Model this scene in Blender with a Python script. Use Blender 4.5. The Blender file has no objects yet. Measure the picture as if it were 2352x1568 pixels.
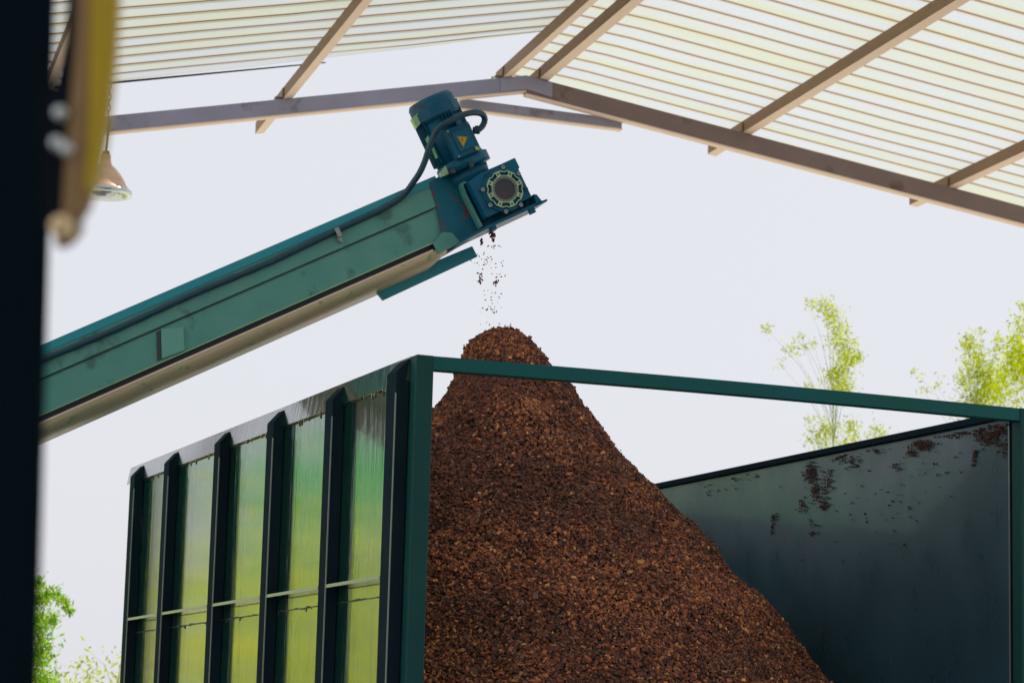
import bpy, math, random
import numpy as np
from mathutils import Vector, Matrix, noise
R = math.radians
random.seed(7); rng = np.random.default_rng(11)
S = bpy.context.scene
COL = S.collection

# ------------------------------------------------------------------ camera
PITCH, ROLL = R(9.341), R(1.55)
CAM = np.array([0.0, 0.0, 1.5]); FPX = 5781.67          # focal length in units of a 2352 px wide photograph
fwd = np.array([0, math.cos(PITCH), math.sin(PITCH)])
_u = np.array([0, -math.sin(PITCH), math.cos(PITCH)]); _x = np.array([1.0, 0, 0])
rgt = _x * math.cos(ROLL) + _u * math.sin(ROLL)
upv = _u * math.cos(ROLL) - _x * math.sin(ROLL)
cam = bpy.data.cameras.new('camera'); co = bpy.data.objects.new('camera', cam); COL.objects.link(co)
m = Matrix.Identity(4)
for i in range(3):
    m[i][0] = rgt[i]; m[i][1] = upv[i]; m[i][2] = -fwd[i]; m[i][3] = CAM[i]
co.matrix_world = m
cam.sensor_width = 36; cam.lens = FPX / 2352 * 36
cam.clip_start = 0.05; cam.clip_end = 3000
cam.dof.use_dof = True; cam.dof.focus_distance = 9.9; cam.dof.aperture_fstop = 8.0
S.camera = co

# ------------------------------------------------------------------ sky and sun
SUN_EL, SUN_AZ = R(56), R(50)            # azimuth measured from +Y towards +X
W = bpy.data.worlds.new("World"); S.world = W; W.use_nodes = True
nt = W.node_tree; bg = nt.nodes['Background']
sky = nt.nodes.new('ShaderNodeTexSky'); sky.sky_type = 'NISHITA'; sky.sun_disc = False
sky.sun_elevation = SUN_EL; sky.sun_rotation = SUN_AZ
sky.air_density = 1.0; sky.dust_density = 4.0
mx = nt.nodes.new('ShaderNodeMix'); mx.data_type = 'RGBA'; mx.inputs[0].default_value = 0.93
mx.inputs[7].default_value = (3.92, 3.96, 4.22, 1)       # bright even cloud cover
nt.links.new(sky.outputs[0], mx.inputs[6]); nt.links.new(mx.outputs[2], bg.inputs['Color'])
bg.inputs['Strength'].default_value = 0.10
sd = bpy.data.lights.new('sun', 'SUN'); sd.energy = 4.2; sd.angle = R(0.5); sd.color = (1, 0.95, 0.86)
so = bpy.data.objects.new('sun', sd); COL.objects.link(so)
sdir = Vector((math.sin(SUN_AZ) * math.cos(SUN_EL), math.cos(SUN_AZ) * math.cos(SUN_EL), math.sin(SUN_EL)))
so.rotation_euler = sdir.to_track_quat('Z', 'Y').to_euler(); so.location = (10, 20, 30)
S.view_settings.view_transform = 'Standard'; S.view_settings.look = 'None'
S.view_settings.gamma = 1; S.view_settings.exposure = 1.0
S.render.engine = 'CYCLES'
S.cycles.max_bounces = 8; S.cycles.diffuse_bounces = 4; S.cycles.transparent_max_bounces = 8

# ------------------------------------------------------------------ helpers
def ray(px, py): return fwd + rgt * (px - 1176) / FPX - upv * (py - 784) / FPX
def hit(px, py, P0, n):
    d = ray(px, py); return CAM + d * (((np.array(P0) - CAM) @ np.array(n)) / (d @ np.array(n)))
def atY(px, py, Y):
    d = ray(px, py); return CAM + d * (Y / d[1])

class MB:
    """collects shapes, then links them as ONE mesh object"""
    def __init__(s): s.v = []; s.f = []; s.sm = []
    def add(s, vs, fs, smooth=False):
        k = len(s.v); s.v += [tuple(p) for p in vs]
        for f in fs: s.f.append(tuple(i + k for i in f)); s.sm.append(smooth)
        return s
    def box(s, x0, x1, y0, y1, z0, z1):
        vs = [(x, y, z) for z in (z0, z1) for y in (y0, y1) for x in (x0, x1)]
        return s.add(vs, [(0, 2, 3, 1), (4, 5, 7, 6), (0, 1, 5, 4), (2, 6, 7, 3), (0, 4, 6, 2), (1, 3, 7, 5)])
    def prism(s, poly, a, b, ax='y'):
        """poly of 2-D points extruded from a to b along the axis"""
        def P(p, q): return {'y': (p[0], q, p[1]), 'x': (q, p[0], p[1]), 'z': (p[0], p[1], q)}[ax]
        n = len(poly); vs = [P(p, a) for p in poly] + [P(p, b) for p in poly]
        fs = [tuple(range(n)), tuple(range(2 * n - 1, n - 1, -1))] + [(i, i + n, (i + 1) % n + n, (i + 1) % n) for i in range(n)]
        return s.add(vs, fs)
    def ringprism(s, outer, inner, a, b):
        n = len(outer)
        vs = [(p[0], a, p[1]) for p in outer] + [(p[0], a, p[1]) for p in inner] + [(p[0], b, p[1]) for p in outer] + [(p[0], b, p[1]) for p in inner]
        fs = []
        for i in range(n):
            j = (i + 1) % n
            fs += [(i, j, n + j, n + i), (2 * n + i, 3 * n + i, 3 * n + j, 2 * n + j), (i, 2 * n + i, 2 * n + j, j), (n + i, n + j, 3 * n + j, 3 * n + i)]
        return s.add(vs, fs)
    def tube(s, pts, r, n=10, smooth=True, cap=True):
        pts = [Vector(p) for p in pts]; rs = r if isinstance(r, (list, tuple)) else [r] * len(pts)
        vs = []; prev = None
        for i, p in enumerate(pts):
            t = (pts[min(i + 1, len(pts) - 1)] - pts[max(i - 1, 0)]).normalized()
            if prev is None:
                a = t.cross(Vector((0, 0, 1)));  a = a if a.length > 1e-3 else t.cross(Vector((1, 0, 0)))
            else: a = prev - t * prev.dot(t)
            a.normalize(); prev = a; b = t.cross(a)
            for k in range(n):
                an = 2 * math.pi * k / n; vs.append(p + (a * math.cos(an) + b * math.sin(an)) * rs[i])
        fs = []
        for i in range(len(pts) - 1):
            for k in range(n):
                fs.append((i * n + k, i * n + (k + 1) % n, (i + 1) * n + (k + 1) % n, (i + 1) * n + k))
        s.add(vs, fs, smooth)
        if cap:
            k = len(s.v) - len(vs); s.f.append(tuple(k + i for i in range(n - 1, -1, -1))); s.sm.append(False)
            k2 = len(s.v) - n; s.f.append(tuple(k2 + i for i in range(n))); s.sm.append(False)
        return s
    def lathe(s, prof, c, ax='z', n=32, smooth=True):
        """prof: (radius, height) along axis through c"""
        vs = []
        for r, h in prof:
            for k in range(n):
                an = 2 * math.pi * k / n; a, b = r * math.cos(an), r * math.sin(an)
                vs.append({'z': (c[0] + a, c[1] + b, c[2] + h), 'y': (c[0] + a, c[1] + h, c[2] - b), 'x': (c[0] + h, c[1] + a, c[2] + b)}[ax])
        fs = []
        for i in range(len(prof) - 1):
            for k in range(n): fs.append((i * n + k, i * n + (k + 1) % n, (i + 1) * n + (k + 1) % n, (i + 1) * n + k))
        return s.add(vs, fs, smooth)
    def build(s, name, mat, parent=None, bevel=0, loc=None):
        me = bpy.data.meshes.new(name); me.from_pydata(s.v, [], s.f)
        me.polygons.foreach_set('use_smooth', s.sm); me.materials.append(mat); me.update()
        o = bpy.data.objects.new(name, me); COL.objects.link(o); o.parent = parent
        if loc is not None: o.location = loc
        if bevel:
            b = o.modifiers.new('bevel', 'BEVEL'); b.width = bevel; b.segments = 2; b.limit_method = 'ANGLE'; b.angle_limit = R(40)
        return o
def tag(o, label=None, cat=None, group=None, kind=None):
    if label: o['label'] = label
    if cat: o['category'] = cat
    if group: o['group'] = group
    if kind: o['kind'] = kind
    return o
def empty(name, loc, rz=0, mw=None):
    o = bpy.data.objects.new(name, None); COL.objects.link(o); o.empty_display_size = .1
    o.location = loc; o.rotation_euler = (0, 0, rz)
    if mw is not None: o.matrix_world = mw
    return o

# ------------------------------------------------------------------ materials
def mat(name, col, rough=.5, metal=0, spec=.5, noise_col=None, nscale=8, namt=.5, nstretch=(1, 1, 1), bump=0, bscale=60, coat=0,
        rvar=0, rstretch=(1, 1, 1), rscale=20, ior=None, rust=None, rustscale=6, rustlev=.6, scratch=None):
    M = bpy.data.materials.new(name); M.use_nodes = True; T = M.node_tree; N = T.nodes; L = T.links
    B = N['Principled BSDF']; B.inputs['Roughness'].default_value = rough; B.inputs['Metallic'].default_value = metal
    B.inputs['Specular IOR Level'].default_value = spec; B.inputs['Coat Weight'].default_value = coat
    B.inputs['Coat Roughness'].default_value = .08
    if ior: B.inputs['IOR'].default_value = ior
    tc = N.new('ShaderNodeTexCoord')
    def nz(scale, stretch, det=6):
        mp = N.new('ShaderNodeMapping'); mp.inputs['Scale'].default_value = stretch; L.new(tc.outputs['Object'], mp.inputs[0])
        t = N.new('ShaderNodeTexNoise'); t.inputs['Scale'].default_value = scale; t.inputs['Detail'].default_value = det
        t.inputs['Roughness'].default_value = .6; L.new(mp.outputs[0], t.inputs['Vector']); return t.outputs['Fac']
    def ramp(fac, a, b, lo=0, hi=1):
        r = N.new('ShaderNodeMapRange'); r.inputs[1].default_value = a; r.inputs[2].default_value = b
        r.inputs[3].default_value = lo; r.inputs[4].default_value = hi; L.new(fac, r.inputs[0]); return r.outputs[0]
    def mixc(fac, a, b):
        x = N.new('ShaderNodeMix'); x.data_type = 'RGBA'
        for idx, v in ((0, fac), (6, a), (7, b)):
            if hasattr(v, 'links') or hasattr(v, 'is_linked'): L.new(v, x.inputs[idx])
            else: x.inputs[idx].default_value = v if not isinstance(v, tuple) else (*v, 1)
        return x.outputs[2]
    c = None
    if noise_col:
        c = mixc(ramp(nz(nscale, nstretch), .5 - namt / 2, .5 + namt / 2), col, noise_col)
    if rust:
        c = mixc(ramp(nz(rustscale, (1, 1, 1), 10), rustlev, rustlev + .08), c if c is not None else col, rust)
    if scratch:
        c = mixc(ramp(nz(7, (9, 9, 1.0), 8), .70, .74, 0, .8), c if c is not None else col, scratch)
    if c is not None: L.new(c, B.inputs['Base Color'])
    else: B.inputs['Base Color'].default_value = (*col, 1)
    if rvar:
        L.new(ramp(nz(rscale, rstretch), .3, .7, max(.02, rough - rvar), rough + rvar), B.inputs['Roughness'])
    if bump:
        bp = N.new('ShaderNodeBump'); bp.inputs['Strength'].default_value = bump; bp.inputs['Distance'].default_value = .01
        L.new(nz(bscale, rstretch, 4), bp.inputs['Height']); L.new(bp.outputs[0], B.inputs['Normal'])
    return M
M = {}
M['panel'] = mat('green_gloss_paint', (.004, .030, .026), .10, noise_col=(.006, .045, .028), nscale=3, rvar=.07, rstretch=(6, 6, .4), rscale=12, bump=.35, bscale=4, coat=1, ior=2.1, scratch=(.05, .1, .08))
M['rib'] = mat('dark_green_paint', (.009, .022, .032), .8, spec=.03, noise_col=(.014, .03, .04), nscale=5)
M['frame'] = mat('frame_green_paint', (.003, .105, .135), .5, spec=.2, noise_col=(.006, .10, .09), nscale=3, bump=.05, bscale=40, rust=(.05, .035, .02), rustscale=14, rustlev=.68)
M['post'] = mat('dark_post_paint', (.005, .055, .062), .5, spec=.2, noise_col=(.008, .07, .065), nscale=4, rust=(.03, .03, .02), rustscale=10, rustlev=.66)
M['weld'] = mat('weld_bead', (.012, .02, .02), .5)
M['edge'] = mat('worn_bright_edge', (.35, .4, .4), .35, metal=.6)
M['inner'] = mat('worn_inner_steel', (.012, .052, .080), .33, noise_col=(.026, .085, .115), nscale=2.2, rvar=.08, rstretch=(1, 1, .6), rscale=7, bump=.12, bscale=5, coat=.2, ior=1.55, rust=(.035, .022, .014), rustscale=5, rustlev=.66, scratch=(.14, .19, .20))
M['flange'] = mat('pale_lit_flange', (.72, .56, .46), .6)  # pale colour stands in for the light on the steel undersides
M['steel_bluegrey'] = mat('bluegrey_painted_steel', (.20, .20, .27), .5, noise_col=(.30, .30, .40), nscale=2, rust=(.14, .12, .15), rustscale=2.5, rustlev=.56)
M['steel_brown'] = mat('brown_primer_steel', (.14, .10, .10), .6, noise_col=(.20, .14, .125), nscale=3, rust=(.10, .055, .04), rustscale=2.5, rustlev=.56)
M['steel_purlin'] = mat('rust_primer_purlin', (.16, .085, .045), .6, noise_col=(.24, .14, .06), nscale=2, nstretch=(1, .3, 1))
M['teal'] = mat('teal_conveyor_paint', (.065, .27, .25), .42, noise_col=(.11, .33, .30), nscale=6, bump=.04, bscale=30, scratch=(.025, .12, .11), rust=(.05, .17, .15), rustscale=5, rustlev=.58)
M['teal_pale'] = mat('pale_teal_patch', (.11, .36, .32), .45, noise_col=(.14, .38, .34), nscale=9)
M['teal_blue'] = mat('blue_teal_paint_and_veil', (.005, .26, .37), .4, noise_col=(.02, .28, .35), nscale=5)
M['gear_blue'] = mat('gearbox_blue_enamel', (.001, .09, .18), .42, spec=.25, noise_col=(.002, .115, .21), nscale=12, bump=.06, bscale=80)
M['motor_blue'] = mat('motor_blue_enamel', (.001, .075, .15), .45, spec=.25, noise_col=(.003, .10, .18), nscale=14, rust=(.035, .04, .05), rustscale=14, rustlev=.57)
M['head'] = mat('stained_head_plate', (.002, .11, .19), .5, spec=.25, noise_col=(.008, .14, .21), nscale=9, rust=(.17, .045, .05), rustscale=6, rustlev=.50)
M['dark_strip'] = mat('dark_rubber_belt', (.03, .045, .06), .55)
M['tray'] = mat('rusty_galvanised_tray', (.70, .56, .40), .4, metal=0, noise_col=(.46, .50, .30), nscale=7, nstretch=(.5, 1, 1), namt=.35, rust=(.24, .42, .2), rustscale=22, rustlev=.60, bump=.05)
M['lime_metal'] = mat('chipped_green_metal', (.2, .42, .22), .3, metal=.5, noise_col=(.35, .5, .33), nscale=60)
M['bright_ring'] = mat('machined_ring', (.42, .55, .42), .28, metal=.7, noise_col=(.3, .48, .25), nscale=90)
M['bolt'] = mat('steel_bolt', (.3, .34, .34), .3, metal=.8)
M['seal'] = mat('dark_shaft_cap', (.02, .04, .06), .35, noise_col=(.06, .035, .04), nscale=18)
M['cable'] = mat('blue_black_conduit', (.005, .05, .085), .45)
M['sticker'] = mat('yellow_warning_sticker', (.55, .36, .03), .5, noise_col=(.4, .3, .05), nscale=70)
M['sticker_ink'] = mat('sticker_print', (.05, .04, .02), .6)
M['plate_label'] = mat('green_name_plate', (.10, .45, .16), .4, noise_col=(.3, .5, .3), nscale=90)
M['lamp_shell'] = mat('tan_aluminium_shade', (.56, .38, .25), .3, metal=.4, noise_col=(.42, .26, .16), nscale=7, nstretch=(1, 1, 5))
M['lamp_rim'] = mat('polished_reflector', (.5, .56, .6), .12, metal=1)
M['lamp_socket'] = mat('dark_green_socket', (.03, .06, .05), .5)
M['cord'] = mat('dark_cord', (.03, .03, .035), .6)
M['post_near'] = mat('near_black_blue_post', (.001, .008, .016), .9, spec=.1)
M['arm_yellow'] = mat('mustard_paint', (.55, .42, .015), .55, spec=.2, noise_col=(.45, .29, .04), nscale=9, nstretch=(1, 1, .4))
M['arm_brown'] = mat('brown_worn_rubber', (.30, .16, .08), .6, noise_col=(.30, .20, .07), nscale=8)
M['arm_dark'] = mat('arm_shaded_side', (.002, .005, .012), .8, spec=.15)
M['lit_tip'] = mat('cream_lit_tip', (.95, .72, .42), .4)
M['chrome'] = mat('chrome_bolt', (.75, .82, .88), .3, metal=.5)
M['concrete'] = mat('concrete_floor', (.38, .36, .33), .8, noise_col=(.28, .26, .23), nscale=.7)
M['ground'] = mat('dry_earth_ground', (.43, .40, .35), .9, noise_col=(.34, .33, .26), nscale=.15)
M['bark'] = mat('tree_bark', (.24, .30, .04), .9, noise_col=(.18, .22, .05), nscale=10)
M['added_wall'] = mat('added_wall_dark', (.03, .035, .04), .7)

def leafmat(name, c1, c2, tr=.55):
    X = bpy.data.materials.new(name); X.use_nodes = True; T = X.node_tree; N = T.nodes; L = T.links
    N.remove(N['Principled BSDF']); out = N['Material Output']
    g = N.new('ShaderNodeNewGeometry'); m = N.new('ShaderNodeMix'); m.data_type = 'RGBA'
    m.inputs[6].default_value = (*c1, 1); m.inputs[7].default_value = (*c2, 1); L.new(g.outputs['Random Per Island'], m.inputs[0])
    d = N.new('ShaderNodeBsdfDiffuse'); t = N.new('ShaderNodeBsdfTranslucent'); x = N.new('ShaderNodeMixShader'); x.inputs[0].default_value = tr
    L.new(m.outputs[2], d.inputs[0]); L.new(m.outputs[2], t.inputs[0]); L.new(d.outputs[0], x.inputs[1]); L.new(t.outputs[0], x.inputs[2])
    L.new(x.outputs[0], out.inputs[0]); return X
M['leaf'] = leafmat('lime_leaf', (.25, .31, .0), (.42, .48, .0))
M['leaf_mid'] = leafmat('green_leaf', (.08, .26, .02), (.34, .46, .03))
M['leaf_green'] = leafmat('deep_green_leaf', (.02, .48, .06), (.08, .58, .07))
M['leaf_deep'] = leafmat('hedge_leaf', (.48, .60, .03), (.85, .78, .10))

def roofmat():
    X = bpy.data.materials.new('translucent_roof_sheet'); X.use_nodes = True; T = X.node_tree; N = T.nodes; L = T.links
    N.remove(N['Principled BSDF']); out = N['Material Output']
    tc = N.new('ShaderNodeTexCoord'); sp = N.new('ShaderNodeSeparateXYZ'); L.new(tc.outputs['Object'], sp.inputs[0])
    # brown lines painted in every groove, standing in for the shade of the ribs
    def math_(op, a, b=None):
        n = N.new('ShaderNodeMath'); n.operation = op
        for i, v in enumerate((a, b)):
            if v is None: continue
            if isinstance(v, (int, float)): n.inputs[i].default_value = v
            else: L.new(v, n.inputs[i])
        return n.outputs[0]
    fr = math_('FRACT', math_('DIVIDE', math_('ADD', sp.outputs['Y'], 100.5 * PITCHR), PITCHR))
    d = math_('ABSOLUTE', math_('SUBTRACT', fr, .5))          # 0.5 at groove line
    mr = N.new('ShaderNodeMapRange'); mr.inputs[1].default_value = .425; mr.inputs[2].default_value = .47
    fr4 = math_('FRACT', math_('DIVIDE', math_('ADD', sp.outputs['Y'], 100 * PITCHR + SHY), 4 * PITCHR))
    d4 = math_('ABSOLUTE', math_('SUBTRACT', fr4, .5))
    L.new(math_('ADD', d, math_('MULTIPLY', math_('GREATER_THAN', d4, .487), .07)), mr.inputs[0])
    nzt = N.new('ShaderNodeTexNoise'); nzt.inputs['Scale'].default_value = 1.6; nzt.inputs['Detail'].default_value = 5
    mp = N.new('ShaderNodeMapping'); mp.inputs['Scale'].default_value = (.25, 3.2, 1); L.new(tc.outputs['Object'], mp.inputs[0]); L.new(mp.outputs[0], nzt.inputs['Vector'])
    m0 = N.new('ShaderNodeMix'); m0.data_type = 'RGBA'; m0.inputs[6].default_value = (.80, .86, .93, 1); m0.inputs[7].default_value = (.80, .86, .72, 1)
    mr2 = N.new('ShaderNodeMapRange'); mr2.inputs[1].default_value = .42; mr2.inputs[2].default_value = .65; L.new(nzt.outputs[0], mr2.inputs[0]); L.new(mr2.outputs[0], m0.inputs[0])
    mw_ = N.new('ShaderNodeMapRange'); mw_.inputs[1].default_value = .30; mw_.inputs[2].default_value = .45; mw_.inputs[4].default_value = .8; L.new(d, mw_.inputs[0])
    mt_ = N.new('ShaderNodeMix'); mt_.data_type = 'RGBA'; mt_.inputs[7].default_value = (.86, .68, .46, 1)
    L.new(mw_.outputs[0], mt_.inputs[0]); L.new(m0.outputs[2], mt_.inputs[6])
    m1 = N.new('ShaderNodeMix'); m1.data_type = 'RGBA'; m1.inputs[7].default_value = (.20, .11, .06, 1)
    L.new(mr.outputs[0], m1.inputs[0]); L.new(mt_.outputs[2], m1.inputs[6])
    sc = N.new('ShaderNodeMix'); sc.data_type = 'RGBA'; sc.blend_type = 'MULTIPLY'; sc.inputs[0].default_value = 1
    sc.inputs[7].default_value = (.40, .40, .40, 1); L.new(m1.outputs[2], sc.inputs[6])
    df = N.new('ShaderNodeBsdfDiffuse'); tr = N.new('ShaderNodeBsdfTranslucent'); x = N.new('ShaderNodeMixShader'); x.inputs[0].default_value = .72
    L.new(sc.outputs[2], df.inputs[0]); L.new(sc.outputs[2], tr.inputs[0]); L.new(df.outputs[0], x.inputs[1]); L.new(tr.outputs[0], x.inputs[2]); L.new(x.outputs[0], out.inputs[0])
    return X
PITCHR = .262; SHY = PITCHR * 0.5
M['roof'] = roofmat()

# ------------------------------------------------------------------ ground
g = MB(); g.add([(-600, -600, 0), (600, -600, 0), (600, 600, 0), (-600, 600, 0)], [(0, 1, 2, 3)])
tag(g.build('ground', M['ground']), kind='structure')
YS = R(16.0); P0 = (0.06, 20.0)
ca, sa = math.cos(YS), math.sin(YS)
def shedW(x, y): return (P0[0] + x * ca - y * sa, P0[1] + x * sa + y * ca)
g = MB(); q = [shedW(*p) for p in ((-7, -27), (7, -27), (7, .6), (-7, .6))]
g.prism(q, .004, .05, 'z'); tag(g.build('concrete_floor', M['concrete']), kind='structure')

# ------------------------------------------------------------------ open shed (local x across, y away from camera, z up)
shed = empty('open_shed', (P0[0], P0[1], 0), YS)
tag(shed, 'open steel shed with translucent ribbed roof sheets on brown purlins and gable rafters', 'shed')
RZ = 7.0; SL, SR = .199, .157; HW = 6.6
def raf(name, material, y0, y1, x0, x1, depth=.125, zoff=0):
    b = MB(); n = 1
    zt = lambda x: RZ + zoff - (SL * -x if x < 0 else SR * x)
    p = [(x0, zt(x0)), (x1, zt(x1)), (x1, zt(x1) - depth), (x0, zt(x0) - depth)]
    # C section: web plus flanges
    t = .008; w = y1 - y0
    b.prism(p, y0, y0 + t)
    for k in (0, depth - .01):
        b.prism([(x0, zt(x0) - k), (x1, zt(x1) - k), (x1, zt(x1) - k - .01), (x0, zt(x0) - k - .01)], y0 + t, y1)
    b.prism(p, y1, y1 + t)
    o = b.build(name, material, shed)
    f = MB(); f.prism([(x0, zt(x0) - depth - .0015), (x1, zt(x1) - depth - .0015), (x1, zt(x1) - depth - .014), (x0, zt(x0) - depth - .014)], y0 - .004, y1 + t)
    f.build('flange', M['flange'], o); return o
for i, y in enumerate((0, -6.2, -12.4, -18.6, -24.8)):
    raf('rafter', M['steel_bluegrey'], y, y + .07, -HW, -.0, .125)
    raf('rafter', M['steel_brown'], y, y + .07, .0, HW, .15)
    b = MB(); b.prism([(-.53, RZ - .225), (.86, RZ - .265), (.86, RZ - .345), (-.53, RZ - .305)], y + .085, y + .145); tie = b.build('collar_tie', M['steel_bluegrey'], shed)
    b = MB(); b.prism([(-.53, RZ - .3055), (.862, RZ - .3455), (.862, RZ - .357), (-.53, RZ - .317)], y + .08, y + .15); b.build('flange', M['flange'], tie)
    for sx in (-1, 1):
        zt = RZ - (SL if sx < 0 else SR) * HW - .13
        b = MB(); X = sx * (HW - .1)
        b.box(X - .07, X + .07, y - .07, y - .06, 0.05, zt).box(X - .07, X + .07, y + .13, y + .14, .05, zt).box(X - .005, X + .005, y - .06, y + .13, .05, zt)
        b.build('column', M['steel_brown'], shed)
# purlins
def purlin(x, far, z_off=.0, w=.045, h=.10, mtl='steel_purlin'):
    zt = RZ - (SL * -x if x < 0 else SR * x)
    b = MB(); t = .006; z0 = zt + .006
    sl = SL if x < 0 else -SR
    def sh(a, c, za, zc):     # sheared box following the roof slope
        vs = []
        for y in (-25.2, far):
            for (xx, zz) in ((a, za), (c, za), (c, zc), (a, zc)):
                vs.append((xx, y - (0.12 if (y == far and zz == zc and False) else 0), z0 + zz + sl * (xx - x)))
        b.add(vs, [(0, 1, 2, 3), (7, 6, 5, 4), (0, 4, 5, 1), (1, 5, 6, 2), (2, 6, 7, 3), (3, 7, 4, 0)])
    sh(x - w / 2, x + w / 2, 0, t); sh(x - w / 2, x + w / 2, h - t, h); sh(x - w / 2, x - w / 2 + t, t, h - t)
    pu = b.build('purlin', M[mtl], shed)
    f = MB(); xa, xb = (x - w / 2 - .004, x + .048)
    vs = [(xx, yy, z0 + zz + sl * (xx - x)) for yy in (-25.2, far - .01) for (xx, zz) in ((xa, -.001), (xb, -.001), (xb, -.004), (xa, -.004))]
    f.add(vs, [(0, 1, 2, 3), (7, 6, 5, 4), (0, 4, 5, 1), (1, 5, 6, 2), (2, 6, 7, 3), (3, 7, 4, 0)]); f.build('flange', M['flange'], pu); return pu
for x, far in ((-5.9, .3), (-3.95, .5), (-1.98, 1.25), (-.17, .25), (.14, .5), (1.93, .85), (3.82, .8), (5.7, .8)):
    purlin(x, far)
# angle cleats where purlins cross the gable rafters
for x in (-3.95, -1.98, -.17, .14, 1.93, 3.82):
    zt = RZ - (SL * -x if x < 0 else SR * x)
    b = MB(); b.prism([(x - .09, zt + .004), (x - .03, zt + .004), (x - .026, zt + .09), (x - .034, zt + .09), (x - .034, zt + .012), (x - .09, zt + .012)], .005, .065); b.build('cleat', M['steel_purlin'], shed)
b = MB(); b.prism([(-.22, RZ - .05), (0, RZ - .004), (.22, RZ - .045), (.22, RZ - .165), (0, RZ - .12), (-.22, RZ - .165)], -.012, -.0005)
b.build('gusset_plate', M['steel_bluegrey'], shed)
# roof sheets: box-rib profile running down the slope
def sheet(side, yfar, n, xe=HW + .5, xin=.04, curl=0, name='roof_sheet'):
    b = MB(); prof = []
    for k in range(n):
        y = yfar - k * PITCHR
        prof += [(y, 0), (y - .012, .024), (y - .036, .024), (y - .048, 0), (y - .10, 0), (y - .107, .006), (y - .121, .006), (y - .128, 0)] if False else [(y - .0, .028), (y - .010, .028), (y - .018, 0), (y - PITCHR + .018, 0), (y - PITCHR + .010, .028)]
    prof.append((yfar - n * PITCHR, .028))
    nx = 12; vs = []
    sl = SL if side < 0 else SR
    for i in range(nx + 1):
        x = xin + (xe - xin) * i / nx; xr = x if x > 0 else -x * .4
        for (y, z) in prof:
            e = curl * max(0, 1 - (yfar - y) / .45) * (1 - x / xe) ** 3
            vs.append((side * x, y - e * 2.2, RZ + .112 + (.012 if side > 0 else 0) - sl * xr + z + e * .5 + .01 * noise.noise(Vector((x * 1.3, y * 1.1, side)))))
    m_ = len(prof); fs = []
    for i in range(nx):
        for j in range(m_ - 1):
            f = (i * m_ + j, i * m_ + j + 1, (i + 1) * m_ + j + 1, (i + 1) * m_ + j); fs.append(f if side > 0 else f[::-1])
    b.add(vs, fs); return b.build(name, M['roof'], shed)
y = PITCHR * 3.5
ys = y
for k in range(30):
    sheet(1, ys, 4, xin=-.115); ys -= 4 * PITCHR
    if ys < -25: break
ys = y - 5 * PITCHR - .22
first = True
for k in range(30):
    sheet(-1, ys, 4, curl=.09 if first else 0); 
    if first:
        b = MB(); b.prism([(-HW, RZ + .098 - SL * HW), (-1.8, RZ + .118 - SL * 1.8), (-1.8, RZ + .124 - SL * 1.8), (-HW, RZ + .130 - SL * HW)], ys + .002, ys + .02); b.build('edge_trim', M['weld'], shed)
    first = False; ys -= 4 * PITCHR
    if ys < -25: break
b = MB(); b.add([(-.2, 0, RZ + .11), (0, 0, RZ + .15), (.2, 0, RZ + .115), (-.2, -25.4, RZ + .11), (0, -25.4, RZ + .15), (.2, -25.4, RZ + .115)], [(0, 1, 4, 3), (1, 2, 5, 4)])
# ridge strip
b2 = MB()
b2.prism([(-.18, RZ + .150 - .035), (0, RZ + .150), (.2, RZ + .150 - .035), (.2, RZ + .146 - .035), (0, RZ + .146), (-.18, RZ + .146 - .035)], -25.4, -.95)

b = MB(); b.box(-HW, HW, -25.6, -25.5, .05, RZ - SL * HW - .1); b.build('added_end_wall', M['added_wall'], shed)  # unseen wall added behind the camera to darken the interior and reflections

# ------------------------------------------------------------------ open-top container (local x across the open end, y along the side, z up)
CX, CY, CROT = -0.29914, 8.53801, R(21.861)
cont = empty('open_top_container', (CX, CY, 0), CROT)
tag(cont, 'dark green steel open-top container with ribbed side, heaped with brown chips under a header bar', 'container')
TOP, BOT, LEN = 2.85, .35, 4.13
YE0 = .0605
WX = -.028                                        # outer face of the left wall
b = MB(); b.box(WX, WX + .006, YE0, 4.13, BOT, TOP - .085); b.build('side_panel', M['panel'], cont)
b = MB(); b.prism([(WX - .016, TOP - .085), (WX - .0005, TOP), (WX + .010, TOP), (WX + .010, TOP - .085)], YE0, 4.13); b.build('top_rail', M['panel'], cont)
# uneven weld beads along the rail and the stiffener
def weldline(x, z, y0, y1, step=.03):
    bb = MB(); y_ = y0
    while y_ < y1:
        dz = random.choice([0, 0, 0, 0, .003, -.004, -.012]); r = random.uniform(.0014, .0026)
        bb.box(x - r, x + .001, y_, y_ + step * (1.04 if abs(dz) < .004 else .3), z - r + min(dz, 0), z + r + max(dz, 0)); y_ += step
    return bb
def rib(yj, depth=.047, wid=.09, top=TOP - .012, zb=BOT):
    bb = MB(); x1 = WX - .0012; x0 = WX - depth
    # front faces with chamfered top: pentagon in x-z extruded along y
    poly = [(x0, zb), (x1, zb), (x1, top), (x0 + .003, top - .048), (x0, top - .055)]
    bb.prism(poly, yj, yj + wid)
    return bb
nW = np.array([math.cos(CROT), math.sin(CROT), 0])
def wy(px_, py_, off):          # photo point -> distance along the side
    h = hit(px_, py_, np.array([CX, CY, 0]) + nW * off, nW) - np.array([CX, CY, 0]); return float(h @ np.array([-nW[1], nW[0], 0]))
RY = [wy(x_, 1568, WX - .047) - .09 for x_ in (722, 588, 467, 352, 275)]; print('ribs', RY)
for yj in RY:
    r_ = rib(yj).build('rib', M['rib'], cont, bevel=.003)
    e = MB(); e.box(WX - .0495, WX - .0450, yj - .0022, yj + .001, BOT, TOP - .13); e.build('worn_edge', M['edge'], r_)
YE = .062
r_ = rib(YE, .050, .10, TOP - .004).build('rib', M['rib'], cont, bevel=.003)
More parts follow.
